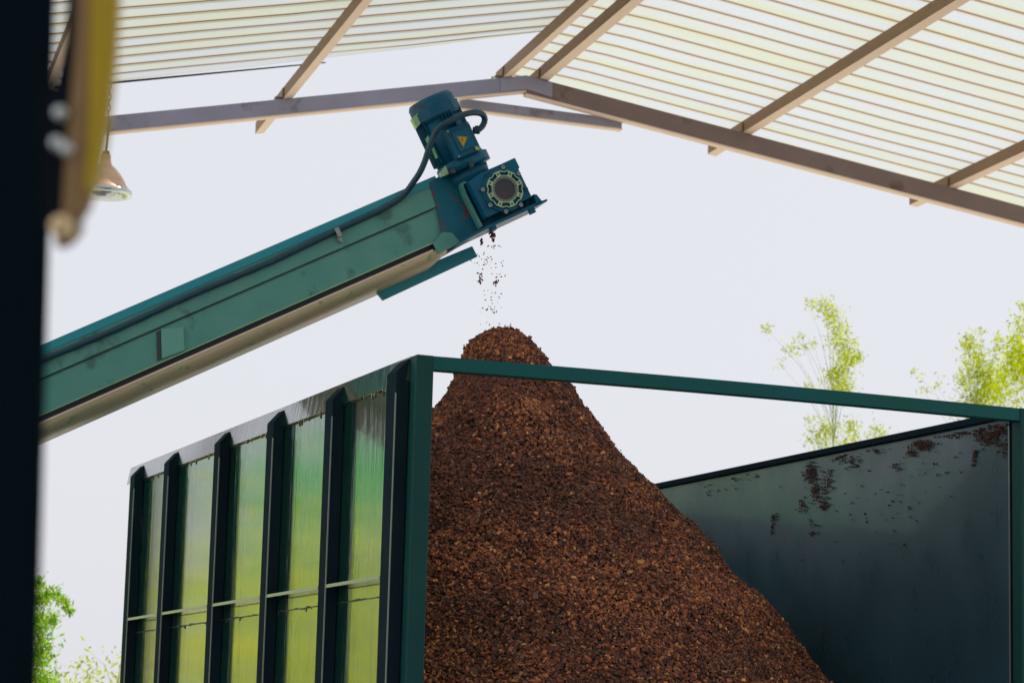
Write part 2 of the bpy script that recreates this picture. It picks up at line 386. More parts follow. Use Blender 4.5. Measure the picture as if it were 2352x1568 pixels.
e = MB(); e.box(WX - .0525, WX - .048, YE - .0016, YE + .001, BOT, TOP - .13); e.build('worn_edge', M['edge'], r_)
ys = [.2] + [v for v in RY]
ends = RY + [4.15]
for a_, b_ in zip([.17] + [v + .09 for v in RY[:-1]], RY):
    st = MB(); st.box(WX - .045, WX - .0005, a_ + .001, b_ - .001, 2.090, 2.098)
    s_ = st.build('stiffener', M['panel'], cont)
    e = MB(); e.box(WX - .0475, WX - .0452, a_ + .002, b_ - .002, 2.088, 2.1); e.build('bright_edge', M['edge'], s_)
    weldline(WX - .0005, 2.034, a_ + .01, b_ - .01).build('weld_bead', M['weld'], cont)
    weldline(WX - .0005, TOP - .088, a_ + .01, b_ - .01).build('weld_bead', M['weld'], cont)
for px_ in (0, 2.402):
    b = MB(); x0 = WX if px_ == 0 else px_; b.box(x0, x0 + .064, 0, .06, BOT, TOP); b.build('end_post', M['post'], cont, bevel=.004)
# the header bar, slightly bowed
b = MB(); n = 16; vs = []; x0, x1 = WX + .0645, 2.4015
for i in range(n + 1):
    x = x0 + (x1 - x0) * i / n; dz = .006 * math.sin(math.pi * i / n)
    vs += [(x, .004, TOP - .001 + dz), (x, .056, TOP - .001 + dz), (x, .056, TOP - .048 + dz), (x, .004, TOP - .048 + dz)]
fs = [(0, 1, 2, 3), tuple(4 * n + k for k in (3, 2, 1, 0))]
for i in range(n):
    for k in range(4): fs.append((4 * i + k, 4 * i + 4 + k, 4 * i + 4 + (k + 1) % 4, 4 * i + (k + 1) % 4))
b.add(vs, fs); b.build('header_bar', M['frame'], cont)
# right wall, seen from inside
RX = 2.405
b = MB(); nx, nz = 40, 20; vs = []; fs = []
for i in range(nx + 1):
    for j in range(nz + 1):
        y_ = .079 + (LEN - .079) * i / nx; z_ = BOT + (TOP - .03 - BOT) * j / nz
        vs.append((RX + .006 * noise.noise(Vector((y_ * 1.4, z_ * 1.6, 3))), y_, z_))
for i in range(nx):
    for j in range(nz): fs.append((i * (nz + 1) + j, i * (nz + 1) + j + 1, (i + 1) * (nz + 1) + j + 1, (i + 1) * (nz + 1) + j))
b.add(vs, fs, True)
b.box(RX + .012, RX + .02, .08, LEN, BOT, TOP - .03); b.build('side_panel', M['inner'], cont)
b = MB(); b.box(RX - .018, RX + .04, .079, LEN, TOP - .030, TOP - .002); b.build('top_rail', M['rib'], cont, bevel=.004)
b = MB(); b.box(RX - .004, RX - .0005, .0775, .083, BOT, TOP - .06); b.build('seam_bead', M['edge'], cont)
for y_ in np.arange(.5, 4, .76):
    b = MB(); b.box(RX + .021, RX + .08, y_, y_ + .08, BOT, TOP - .05); b.build('rib', M['rib'], cont)
# left wall beyond the ribs we see, far end, floor, low tailgate, skids
b = MB(); b.box(WX + .010, RX + .01, 4.10, 4.11, BOT, TOP - .1); b.build('front_panel', M['inner'], cont) if False else None
b = MB(); b.box(WX + .01, RX + .012, LEN, LEN + .02, BOT, TOP - .04); b.build('front_panel', M['inner'], cont)
b = MB(); b.box(WX, WX + .006, 4.15, LEN, BOT, TOP - .6); b.build('side_panel', M['panel'], cont) if False else None
b = MB(); b.box(WX + .007, RX - .001, .09, LEN - .001, BOT, BOT + .01); b.build('floor', M['inner'], cont)
b = MB(); b.box(WX + .066, RX - .004, .02, .05, BOT, 1.58)
for k in range(5): b.box(.3 + k * .45, .36 + k * .45, -.03, .0195, BOT, 1.55)
b.build('tailgate', M['frame'], cont)
for x in (.5, 1.8):
    b = MB(); b.box(x, x + .12, .1, LEN - .1, .055, BOT - .001); b.build('skid', M['rib'], cont)

# ------------------------------------------------------------------ heap of chips
def vnoise(P, scale, seed=0):
    """smooth value noise in numpy"""
    Q = P * scale + seed * 17.3; I = np.floor(Q).astype(np.int64); F = Q - I; F = F * F * (3 - 2 * F)
    def h(a, b_, c): 
        x = (a * 374761393 + b_ * 668265263 + c * 2147483647 + seed * 974711) & 0x7fffffff
        x = (x ^ (x >> 13)) * 1274126177 & 0x7fffffff; return ((x ^ (x >> 16)) & 0xffff) / 65535.
    r = 0
    for dx in (0, 1):
        for dy in (0, 1):
            for dz in (0, 1):
                w = (F[:, 0] if dx else 1 - F[:, 0]) * (F[:, 1] if dy else 1 - F[:, 1]) * (F[:, 2] if dz else 1 - F[:, 2])
                r = r + w * h(I[:, 0] + dx, I[:, 1] + dy, I[:, 2] + dz)
    return r - .5
AX, AY, AZ = 1.0, 1.83, 3.285
PR = np.array([(0, 0), (.05, .008), (.10, .032), (.135, .06), (.158, .10), (.17, .135), (.195, .17), (.235, .21), (.335, .33), (.44, .45), (.63, .64), (.82, .84), (1.0, 1.02), (1.18, 1.19), (1.42, 1.5), (1.75, 1.9), (2.3, 2.3)])
arc = np.concatenate([[0], np.cumsum(np.hypot(*np.diff(PR, axis=0).T))])
def pile_pt(a, th):
    """a: distance down the slope, th: bearing"""
    r = np.interp(a, arc, PR[:, 0]); z = AZ - np.interp(a, arc, PR[:, 1])
    # sides differ: right shoulder swells, left is tucked in
    k = 1 + .13 * np.cos(th + .35) * np.exp(-((r - .27) / .12) ** 2) - .16 * np.maximum(0, -np.cos(th)) * np.exp(-((r - .42) / .25) ** 2)
    x = r * k * np.cos(th); y = r * k * np.sin(th)
    P = np.stack([x, y, z], 1)
    n1 = vnoise(P, 3.2, 1) * .03 * np.minimum(1, r / .4) + vnoise(P, 9, 2) * .035 * np.minimum(1, r / .12 + .2) + vnoise(P, 26, 3) * .016
    nx, ny, nz = np.cos(th) * .75, np.sin(th) * .75, .66
    P[:, 0] += n1 * nx; P[:, 1] += n1 * ny; P[:, 2] += n1 * nz
    P[:, 0] = np.clip(P[:, 0] + AX, -.012, RX - .012); P[:, 1] = np.clip(P[:, 1] + AY, .06, LEN - .01); P[:, 2] = np.maximum(P[:, 2], .4)
    return P
na, nt_ = 150, 260
A, TH = np.meshgrid(np.linspace(0, arc[-1], na), np.linspace(0, 2 * np.pi, nt_, endpoint=False), indexing='ij')
V = pile_pt(A.ravel(), TH.ravel())
Fc = [(i * nt_ + j, (i + 1) * nt_ + j, (i + 1) * nt_ + (j + 1) % nt_, i * nt_ + (j + 1) % nt_) for i in range(na - 1) for j in range(nt_)]

def chipmat():
    X = bpy.data.materials.new('brown_wood_chips'); X.use_nodes = True; T = X.node_tree; N = T.nodes; L = T.links
    B = N['Principled BSDF']; B.inputs['Roughness'].default_value = .75; B.inputs['Specular IOR Level'].default_value = .35
    at = N.new('ShaderNodeAttribute'); at.attribute_name = 'chip_colour'; L.new(at.outputs['Color'], B.inputs['Base Color']); return X
M['chips'] = chipmat()
PAL = np.array([(.10, .042, .030), (.16, .060, .034), (.25, .095, .045), (.045, .024, .022), (.38, .16, .06), (.46, .25, .09), (.13, .075, .06)])
def chip_mesh(cen, nor, size, rngc, flat=.32, jit=1.0):
    """thin skewed blocks at the centres; returns verts, quads, colour per vertex"""
    n = len(cen)
    t = rngc.normal(size=(n, 3)) + 0; nn = nor + rngc.normal(size=(n, 3)) * .55 * jit; nn /= np.linalg.norm(nn, axis=1)[:, None]
    t -= nn * (t * nn).sum(1)[:, None]; t /= np.linalg.norm(t, axis=1)[:, None]; u = np.cross(nn, t)
    a = size[:, None] * t; b_ = (size * rngc.uniform(.45, .85, n))[:, None] * u; c = (size * flat * rngc.uniform(.5, 1.3, n))[:, None] * nn
    vs = []
    for sz in (-1, 1):
        for sy in (-1, 1):
            for sx in (-1, 1):
                sk = rngc.uniform(.65, 1.1, (n, 1)); vs.append(cen + sx * a * sk + sy * b_ * rngc.uniform(.6, 1.1, (n, 1)) + sz * c)
    V_ = np.stack(vs, 1).reshape(-1, 3)
    q = np.array([(0, 2, 3, 1), (4, 5, 7, 6), (0, 1, 5, 4), (2, 6, 7, 3), (0, 4, 6, 2), (1, 3, 7, 5)])
    F_ = (np.arange(n)[:, None, None] * 8 + q[None]).reshape(-1, 4)
    return V_, F_
def big_mesh(name, V_, F_, colr, mat_, parent=None):
    me = bpy.data.meshes.new(name); me.vertices.add(len(V_)); me.vertices.foreach_set('co', V_.astype(np.float32).ravel())
    me.loops.add(len(F_) * 4); me.loops.foreach_set('vertex_index', F_.astype(np.int32).ravel())
    me.polygons.add(len(F_)); me.polygons.foreach_set('loop_start', np.arange(len(F_), dtype=np.int32) * 4)
    me.polygons.foreach_set('use_smooth', np.zeros(len(F_), bool))
    me.update(calc_edges=True); me.validate()
    at = me.attributes.new('chip_colour', 'FLOAT_COLOR', 'POINT'); c4 = np.ones((len(V_), 4), np.float32); c4[:, :3] = colr
    at.data.foreach_set('color', c4.ravel()); me.materials.append(mat_)
    o = bpy.data.objects.new(name, me); COL.objects.link(o); o.parent = parent; return o
NC = 150000
# denser where the heap faces the open end
aa = np.sqrt(rng.uniform(0, 1, NC)) * 2.35; aa[:9000] = rng.uniform(0, .55, 9000)
th = rng.uniform(-np.pi * 1.05, .10 * np.pi, NC)
P = pile_pt(aa, th); e1 = pile_pt(aa + .012, th) - P; e2 = pile_pt(aa, th + .012 / np.maximum(aa, .02)) - P
nn = np.cross(e1, e2); nn /= np.linalg.norm(nn, axis=1)[:, None] + 1e-9; nn[nn[:, 2] < 0] *= -1
keep = (P[:, 0] > -.01) & (P[:, 0] < RX - .014) & (P[:, 1] > .062); P, nn, aa = P[keep], nn[keep], aa[keep]
cen = P + nn * rng.uniform(-.004, .010, (len(P), 1))
stick = rng.uniform(size=len(P)) < .02; cen[stick] += nn[stick] * rng.uniform(.004, .012, (stick.sum(), 1))
size = rng.uniform(.0036, .0098, len(P)) * np.where(rng.uniform(size=len(P)) < .03, 1.5, 1)
Vc, Fq = chip_mesh(cen, nn, size, rng)
# colour follows patches of drier and damper chips
pn = vnoise(cen, 2.6, 5) + .6 * vnoise(cen, 8, 6)
dry = np.clip(.42 + pn * 1.3, 0.05, .95)
u_ = rng.uniform(size=len(cen)); pick = np.where(u_ < dry * .16, 4, np.where(u_ < dry * .20, 5, np.where(u_ < dry * .62, 2, np.where(u_ < .25 + dry * .5, 1, np.where(u_ < .8, 0, np.where(u_ < .93, 3, 6))))))
cc = PAL[pick] * rng.uniform(.75, 1.25, (len(cen), 1)) * np.array((1.5, 1.42, 1.45))
# loose fibres
NF = 14000
fa = rng.uniform(.1, 2.2, NF); ft = rng.uniform(-np.pi, .08 * np.pi, NF); Pf = pile_pt(fa, ft)
k_ = (Pf[:, 0] > -.01) & (Pf[:, 0] < RX - .014) & (Pf[:, 1] > .062); Pf = Pf[k_]; nf = len(Pf)
d_ = rng.normal(size=(nf, 3)); d_ /= np.linalg.norm(d_, axis=1)[:, None]; s_ = np.cross(d_, rng.normal(size=(nf, 3))); s_ /= np.linalg.norm(s_, axis=1)[:, None]
Ln = rng.uniform(.01, .028, (nf, 1)); base = Pf + np.array([0, 0, .008])
Vf = np.stack([base - d_ * Ln * .5 - s_ * .0006, base - d_ * Ln * .5 + s_ * .0006, base + d_ * Ln * .5 + s_ * .0006, base + d_ * Ln * .5 - s_ * .0006], 1).reshape(-1, 3)
Ff = np.arange(nf * 4).reshape(-1, 4)
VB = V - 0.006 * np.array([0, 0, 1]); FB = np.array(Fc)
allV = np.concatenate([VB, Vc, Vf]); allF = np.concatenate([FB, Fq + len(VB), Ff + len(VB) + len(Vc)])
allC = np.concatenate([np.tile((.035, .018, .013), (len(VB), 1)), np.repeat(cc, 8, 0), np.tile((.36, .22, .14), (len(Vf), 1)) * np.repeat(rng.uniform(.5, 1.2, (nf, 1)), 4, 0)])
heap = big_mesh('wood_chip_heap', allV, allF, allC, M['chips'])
heap.location = (CX, CY, 0); heap.rotation_euler = (0, 0, CROT)
tag(heap, 'steep heap of rust brown wood chips rising out of the dark green container', 'wood chips', kind='stuff')

# chips stuck on the inside of the right wall
def cw(px, py):   # photo point -> container coordinates on the right wall
    nrm = np.array([math.cos(CROT), math.sin(CROT), 0]); O = np.array([CX, CY, 0]) + nrm * RX
    h = hit(px, py, O, nrm) - np.array([CX, CY, 0]); return h @ np.array([-math.sin(CROT), math.cos(CROT), 0]), h[2]
cl = [(1862, 1085, 14, 22, 130), (1875, 1130, 12, 20, 60), (1892, 1160, 10, 14, 50), (1900, 1110, 12, 30, 50), (1845, 1160, 10, 16, 22), (2115, 1022, 22, 9, 120), (2095, 1040, 10, 10, 40),
      (2275, 1005, 28, 20, 150), (2255, 985, 18, 18, 60), (2310, 1030, 16, 16, 40), (2300, 985, 24, 14, 70), (2240, 1050, 5, 16, 30), (1960, 1060, 18, 14, 36), (2010, 1030, 24, 12, 40), (1775, 1210, 3, 22, 26), (1780, 1190, 6, 8, 12),
      (2060, 1070, 10, 10, 18), (1925, 1050, 20, 8, 30), (2190, 995, 30, 8, 70), (1700, 1090, 40, 14, 24), (1870, 1215, 12, 20, 16), (2000, 1150, 160, 60, 40), (1950, 1270, 120, 60, 14), (2150, 1080, 60, 40, 20), (1640, 1120, 50, 20, 14)]
cs = []
for (px_, py_, sx_, sy_, n_) in cl:
    for k in range(int(n_ * 1.25)):
        y_, z_ = cw(px_ + random.gauss(0, sx_ * .6), py_ + random.gauss(0, sy_ * .6))
        if .09 < y_ < LEN and z_ < TOP - .045: cs.append((RX - .0045, y_, z_))
cs = np.array(cs); sz = rng.uniform(.0015, .0050, len(cs))
Vs, Fs = chip_mesh(cs, np.tile((-1., 0, 0), (len(cs), 1)), sz, rng, .5)
col_ = PAL[rng.choice([0, 3, 0, 6, 1], len(cs))] * .75
o = big_mesh('stuck_chips', Vs, Fs, np.repeat(col_, 8, 0), M['chips']); o.location = (CX, CY, 0); o.rotation_euler = (0, 0, CROT)
tag(o, 'dark crumbs of damp chips clinging to the inside of the right container wall', 'wood chips', kind='stuff')

# falling chips: each one its own object
protos = []
for k in range(7):
    v_, f_ = chip_mesh(np.zeros((1, 3)), np.array([[0, 0, 1.]]), np.array([1.]), rng, .35)
    me = bpy.data.meshes.new('falling_chip'); me.from_pydata([tuple(p) for p in v_], [], [tuple(int(i) for i in f) for f in f_]); me.materials.append(M['chips'])
    at = me.attributes.new('chip_colour', 'FLOAT_COLOR', 'POINT'); c_ = PAL[[0, 1, 6][k % 3]] * 1.5
    for i in range(len(v_)): at.data[i].color = (*c_, 1)
    protos.append(me)
pts = []
def fall(px_, py_, n_, sx_, sy_, s0, s1):
    for _ in range(n_): pts.append((px_ + random.gauss(0, sx_), py_ + random.gauss(0, sy_), random.uniform(s0, s1)))
fall(1131, 536, 34, 3, 9, .004, .009); fall(1105, 553, 3, 2, 3, .005, .009); fall(1135, 565, 8, 8, 3, .003, .006)
fall(1103, 640, 14, 4, 7, .003, .007); fall(1137, 648, 10, 4, 6, .003, .007); fall(1112, 610, 14, 12, 10, .002, .004); fall(1140, 605, 12, 12, 14, .002, .004)
fall(1135, 680, 16, 14, 8, .002, .004); fall(1130, 712, 16, 14, 4, .002, .004); fall(1145, 750, 12, 22, 6, .002, .005); fall(1155, 635, 4, 4, 8, .003, .005); fall(1120, 585, 10, 16, 12, .002, .004)
for (px_, py_, s_) in pts:
    o = bpy.data.objects.new('falling_chip', random.choice(protos)); COL.objects.link(o)
    o.location = Vector(atY(px_, py_, 10.62 + random.uniform(-.08, .08))); o.scale = (s_ * random.uniform(.8, 1.5), s_, s_)
    o.rotation_euler = [random.uniform(0, 6.28) for _ in range(3)]
    tag(o, 'small brown chip falling from the conveyor head towards the heap', 'wood chip', 'chips falling from the conveyor')

# ------------------------------------------------------------------ conveyor (local x up along it, y away from camera, z square to it)
CYAW = R(16)
hdir = np.array([math.cos(CYAW), math.sin(CYAW), 0]); nrm = np.array([hdir[1], -hdir[0], 0])      # nrm faces the camera
O = atY(1159.4, 434.6, 10.42)
pa, pb = hit(105.8, 790, O, nrm), hit(1007, 403, O, nrm)
sx = (pb - pa) / np.linalg.norm(pb - pa); sz_ = np.cross(sx, -nrm)
mw = Matrix.Identity(4)
for i in range(3): mw[i][0] = sx[i]; mw[i][1] = -nrm[i]; mw[i][2] = sz_[i]; mw[i][3] = O[i]
conv = empty('inclined_conveyor', (0, 0, 0), mw=mw)
tag(conv, 'teal inclined conveyor with a blue geared motor on its head, above the chip heap', 'conveyor')
def Lc(px_, py_, y_=0.):
    h = hit(px_, py_, O - nrm * y_, nrm) - O; return (float(h @ sx), float(h @ sz_))
ztop = Lc(400, 664.7)[1]; xl = -10.6
zt = (Lc(105.8, 790)[1] + Lc(1007, 403)[1]) / 2
zs = (Lc(105.8, 864.9)[1] + Lc(965.9, 492.4)[1]) / 2         # step line
zp = (Lc(101, 945.6)[1] + Lc(994, 560.4)[1]) / 2             # panel bottom
zr = (Lc(101, 969)[1] + Lc(998.8, 573.5)[1]) / 2             # tray upper edge
zb = .026 + (Lc(96.4, 1019.7)[1] + Lc(876.9, 675.2)[1]) / 2         # lowest edge
xh = Lc(1004, 478)[0]
print('conv z', zt, zs, zp, zr, zb, xh, 'head', O, 'sx', sx)
WD = .42
b = MB(); b.box(xl, xh + .05, 0, WD, zs + .002, zt); b.build('cover', M['teal'], conv, bevel=.004)
b = MB(); b.box(xl, xh + .05, -.004, .004, zt - .03, zt + .004); b.build('cover_veil_strip', M['teal_blue'], conv)  # blue strip paints the sky's veiling glare along the cover top
b = MB(); b.box(xl, xh, .010, WD - .01, zp, zs - .001); b.build('side_panel', M['teal'], conv)
b = MB(); b.box(xl, xh - .02, .004, .0095, zs - .003, zs + .0015); b.build('panel_lip', M['weld'], conv)
x0 = Lc(370, 790)[0]; x1 = Lc(423, 790)[0]
b = MB(); b.prism([Lc(*p, -.003) for p in ((370, 756), (421, 751), (424, 804), (372, 823))], -.003, .0095); b.build('patch_plate', M['teal_pale'], conv)
b = MB(); b.prism([Lc(*p, .002) for p in ((360, 762), (368, 758), (370, 824), (362, 829))], .002, .0095); b.build('joint_strip', M['dark_strip'], conv)
b = MB(); b.box(xl, xh + .0, .03, WD - .03, zr - .02, zp - .001); b.build('belt', M['dark_strip'], conv)
b = MB(); b.box(xl, xh - .05, .007, .0098, zp - .004, zp + .002); b.build('bright_lip', M['lime_metal'], conv)
# rounded tray under the belt
n = 14; xe = Lc(1000, 585)[0]; prof = []
hh = zr - zb
for k in range(n + 1):
    t_ = k / n; an = t_ * math.pi / 2 * 1.05
    prof.append((.006 + .16 * (1 - math.cos(an)), zr - hh * 1.02 * math.sin(an) ** .9 if k else zr))
vs = []; xs_ = [xl, -6, -3, xe - .3, xe, xe + .06, xe + .115]; up = [0, 0, 0, 0, 0, .02, .07]
for x_, q in zip(xs_, up):
    for (yy, zz) in prof: vs.append((x_, yy + q * .6, max(zz, zb + q) if q else zz))
    vs.append((x_, WD - .02, zb + q))
m_ = len(prof) + 1
b = MB(); b.add(vs, [(i * m_ + j, (i + 1) * m_ + j, (i + 1) * m_ + j + 1, i * m_ + j + 1) for i in range(len(xs_) - 1) for j in range(m_ - 1)], True)
b.build('tray', M['tray'], conv)
b = MB(); b.box(xl, xe, .002, .012, zr - .002, zr + .006); b.build('tray_lip', M['flange'], conv)
# plate below the head
yb = .2
pl = [Lc(*p, yb) for p in ((866, 668), (868, 674), (880.6, 689.3), (1096.9, 589), (1084.6, 565.2), (1000, 600))]
b = MB(); b.prism(pl, yb, yb + .02); b.build('deflector_plate', M['teal_blue'], conv)
# small bracket plate
b = MB(); b.prism([Lc(*p, -.01) for p in ((995, 560), (1007, 583), (1058, 557.6), (1039, 535), (1016, 533))], -.010, -.002); b.build('bracket_plate', M['teal'], conv)
# head plate, dark and stained
hp = [Lc(*p, -.005) for p in ((1004, 478), (985, 419), (1012, 403), (1106, 372), (1125, 420), (1140, 505), (1113, 525), (1058.5, 558), (1018, 552))]
b = MB(); b.prism(hp, -.0055, .0); b.build('head_plate', M['head'], conv)
b = MB(); b.prism(hp, WD - .02, WD); b.build('back_plate', M['head'], conv)
b = MB(); b.prism([Lc(*p, -.03) for p in ((1100, 440), (1150, 400), (1200, 430), (1234, 466), (1113, 524))], -.03, .10); b.build('chute_side', M['gear_blue'], conv)
b = MB(); b.box(xh + .051, Lc(1090, 385)[0], .0005, WD - .021, zt - .03, zt - .02); b.build('head_cover', M['teal_blue'], conv)
# drum inside the head
b = MB(); b.lathe([(.002, 0), (.055, 0), (.055, WD - .06), (.002, WD - .06)], (.02, .02, -.01), 'y', 24, False); b.build('drum', M['dark_strip'], conv)
# bottom flange of the head
fl = [Lc(*p, -.09) for p in ((1257, 457), (1257, 462), (1113, 528.5), (1058, 558), (1062, 551), (1112, 522), (1230, 466))]
b = MB(); b.prism(fl, -.09, .20); b.build('head_flange', M['gear_blue'], conv)
for p in ((1130, 521), (1219.5, 482)):
    c_ = Lc(*p, -.07); b = MB(); b.box(c_[0] - .012, c_[0] + .012, -.085, -.06, c_[1] - .018, c_[1] + .01); b.build('flange_bolt', M['gear_blue'], conv)

# gearbox
gbx = [Lc(*p, -.11) for p in ((1183, 362), (1194.5, 385), (1191, 387), (1222, 452), (1118, 500), (1076, 417), (1106, 396), (1148, 378))]
b = MB(); b.prism(gbx, -.11, .12); gb = b.build('gearbox', M['gear_blue'], conv, bevel=.006)
b = MB(); lp = [Lc(*p, -.112) for p in ((1065, 415), (1108, 395), (1109, 400), (1071.5, 418), (1080, 440), (1117, 514), (1111, 517), (1072, 440))]
b.prism(lp, -.060, -.02); b.build('rim_bracket', M['teal'], gb)
ft_ = [Lc(*p, -.10) for p in ((1226, 446), (1233, 447), (1245, 462), (1232, 467))]
b = MB(); b.prism(ft_, -.10, .05); b.build('foot', M['gear_blue'], gb)
b = MB(); c0 = Lc(1152, 430, -.115); 
def circ(r, n=64, cx=0, cz=0): return [(cx + r * math.cos(2 * math.pi * k / n), cz + r * math.sin(2 * math.pi * k / n)) for k in range(n)]
GC = Lc(1159.4, 434.6, -.128)
b = MB(); b.prism(circ(.094, 48, *GC), -.118, -.1105); b.build('boss', M['gear_blue'], gb, bevel=.002)
# scalloped flange ring: outer outline with eight bites, and narrow bright outline
def scal(rad, bite, n=192, off=0):
    out = []
    for k in range(n):
        a_ = 2 * math.pi * k / n; r = rad
        for j in range(8):
            aj = math.pi / 4 * j + R(68) ; bx, bz = .094 * math.cos(aj), .094 * math.sin(aj)
            # distance along the ray to the bite circle
            ux, uz = math.cos(a_), math.sin(a_); pr = ux * bx + uz * bz; d2 = bx * bx + bz * bz - pr * pr
            if pr > 0 and d2 < bite * bite: r = min(r, pr - math.sqrt(bite * bite - d2))
        r = max(r, .05); out.append((GC[0] + r * math.cos(a_), GC[1] + r * math.sin(a_)))
    return out
b = MB(); b.ringprism(scal(.080, .0190), scal(.0755, .0225), -.133, -.118)
b.ringprism(circ(.0585, 192, *GC), circ(.0545, 192, *GC), -.133, -.118)
for j in range(8):
    a_ = math.pi / 4 * j + R(68 + 22.5); c_, s_ = math.cos(a_), math.sin(a_)
    q = [(.058, -.0085), (.0765, -.0095), (.0765, .0095), (.058, .0085)]
    b.prism([(GC[0] + u * c_ - v * s_, GC[1] + u * s_ + v * c_) for u, v in q], -.1325, -.1185)
b.build('output_flange', M['bright_ring'], gb)
b = MB(); b.ringprism(circ(.052, 64, *GC), circ(.0495, 64, *GC), -.131, -.118); b.ringprism(circ(.0475, 64, *GC), circ(.0455, 64, *GC), -.129, -.118); b.build('retaining_ring', M['bolt'], gb)
b = MB(); b.prism(circ(.045, 48, *GC), -.124, -.1182); b.build('shaft_cap', M['seal'], gb)
for j in range(8):
    a_ = math.pi / 4 * j + R(68); rr = .0945; c_ = (GC[0] + rr * math.cos(a_), GC[1] + rr * math.sin(a_))
    b = MB(); b.lathe([(.001, -.004), (.0045, -.004), (.0045, -.009), (.0085, -.009), (.0085, .003)], (c_[0], -.1183, c_[1]), 'y', 14, False)
    b.build('bolt', M['bolt'] if j not in (1, 6) else M['gear_blue'], gb)
    a2 = a_ + R(22.5); c_ = (GC[0] + .068 * math.cos(a2), GC[1] + .068 * math.sin(a2))
    b = MB(); b.prism(circ(.0042, 12, *c_), -.1345, -.1326); b.build('screw', M['seal'], gb)

# motor
mc = (Lc(1038, 327)[0] - .012, .0)                 # axis position in x, and y
zf0, zf1 = .135, .165
mz = [Lc(1025, 203)[1], Lc(997, 263)[1]]
ztopm, zcov = mz[0] - .01, mz[1] + .0
b = MB(); b.lathe([(.001, zf0), (.075, zf0), (.075, .14), (.116, .142), (.116, .182), (.10, .19), (.098, .20)], (mc[0] + .015, mc[1], 0), 'z', 48, True); mo_f = b.build('motor_flange', M['gear_blue'], conv)
b = MB(); b.lathe([(.06, .07), (.085, .10), (.09, .1349), (.001, .1349)], (mc[0] + .02, mc[1], 0), 'z', 32, True); b.build('adapter_neck', M['gear_blue'], conv)
b = MB(); b.lathe([(.001, .184), (.093, .184), (.093, zcov), (.001, zcov)], (mc[0], mc[1], 0), 'z', 48, True)
for k in range(44):
    a_ = 2 * math.pi * k / 44; c_, s_ = math.cos(a_), math.sin(a_)
    if -.95 < c_ * 0 + s_ * -1 * -1 and s_ < -.55 and abs(c_) < .8: continue       # flat behind the terminal box
    q = [(.092, -.0016), (.106, -.0011), (.106, .0011), (.092, .0016)]
    b.prism([(mc[0] + u * c_ - v * s_, mc[1] + u * s_ + v * c_) for u, v in q], .20, zcov - .01, 'z')
mot = b.build('motor', M['motor_blue'], conv)
b = MB(); b.lathe([(.098, zcov - .03), (.101, zcov - .028), (.101, ztopm - .02), (.092, ztopm - .005), (.06, ztopm), (.001, ztopm)], (mc[0], mc[1], 0), 'z', 48, True)
b.lathe([(.101, zcov - .02), (.109, zcov - .02), (.109, zcov + .02), (.101, zcov + .02)], (mc[0], mc[1], 0), 'z', 12, False)
b.build('fan_cover', M['motor_blue'], mot)
yb_ = -.135
tb = [Lc(*p, yb_) for p in ((1022, 299), (1076, 277), (1107, 343), (1052, 366))]
b = MB(); b.prism(tb, yb_, -.06); box_ = b.build('terminal_box', M['motor_blue'], mot, bevel=.008)
cx_ = sum(p[0] for p in tb) / 4; cz_ = sum(p[1] for p in tb) / 4
b = MB(); b.prism([(cx_ + (p[0] - cx_) * .66, cz_ + (p[1] - cz_) * .66) for p in tb], yb_ - .006, yb_ - .0005); b.build('box_lid', M['gear_blue'], box_, bevel=.003)
yl = yb_ - .0075
tr_ = [Lc(*p, yl) for p in ((1048.4, 312.5), (1074.4, 314), (1064.8, 340))]
b = MB(); b.prism(tr_, yl, yl + .0012); st_ = b.build('warning_sticker', M['sticker'], box_)
cc_ = np.mean(tr_, axis=0); b = MB()
b.ringprism([tuple(cc_ + (np.array(p) - cc_) * .92) for p in tr_], [tuple(cc_ + (np.array(p) - cc_) * .84) for p in tr_], yl - .0008, yl)
bolt_ = [(-.003, .008), (.003, .009), (.0, .002), (.004, .002), (-.003, -.010), (-.0005, -.001), (-.004, -.001)]
b.prism([(cc_[0] + p[0], cc_[1] + p[1]) for p in bolt_], yl - .0008, yl); b.build('sticker_print', M['sticker_ink'], st_)
for p in tb:
    c_ = (cx_ + (p[0] - cx_) * .86, cz_ + (p[1] - cz_) * .86); b = MB(); b.prism(circ(.004, 12, *c_), yb_ - .004, yb_ - .0002); b.build('screw', M['bolt'], box_)
def tagplate(name, pts_, y_, mt, par, th_=.003):
    b = MB(); b.prism([Lc(*p, y_) for p in pts_], y_, y_ + th_); return b.build(name, mt, par)
tagplate('cover_lug', ((946, 273), (960, 259), (970, 279), (957, 294)), -.05, M['lime_metal'], mot, .03)
tagplate('name_plate', ((992, 343), (996, 338), (1006, 362), (1001, 365)), -.088, M['plate_label'], mot)
tagplate('name_plate', ((977, 320), (983, 311), (988, 322), (983, 331)), -.088, M['plate_label'], mot)
tagplate('base_lug', ((1011, 397), (1023, 380), (1031, 399), (1013, 407)), -.10, M['lime_metal'], mot, .02)
tagplate('box_corner', ((1090, 335), (1104, 338), (1100, 346), (1093, 344)), yb_ - .002, M['plate_label'], mot, .0015)
for p in ((1040, 394), (1082, 380)):
    c_ = Lc(*p, -.12); b = MB(); b.lathe([(.001, -.012), (.011, -.012), (.011, .012)], (c_[0], -.118, c_[1]), 'y', 6, False); b.build('base_bolt', M['seal'], mot)
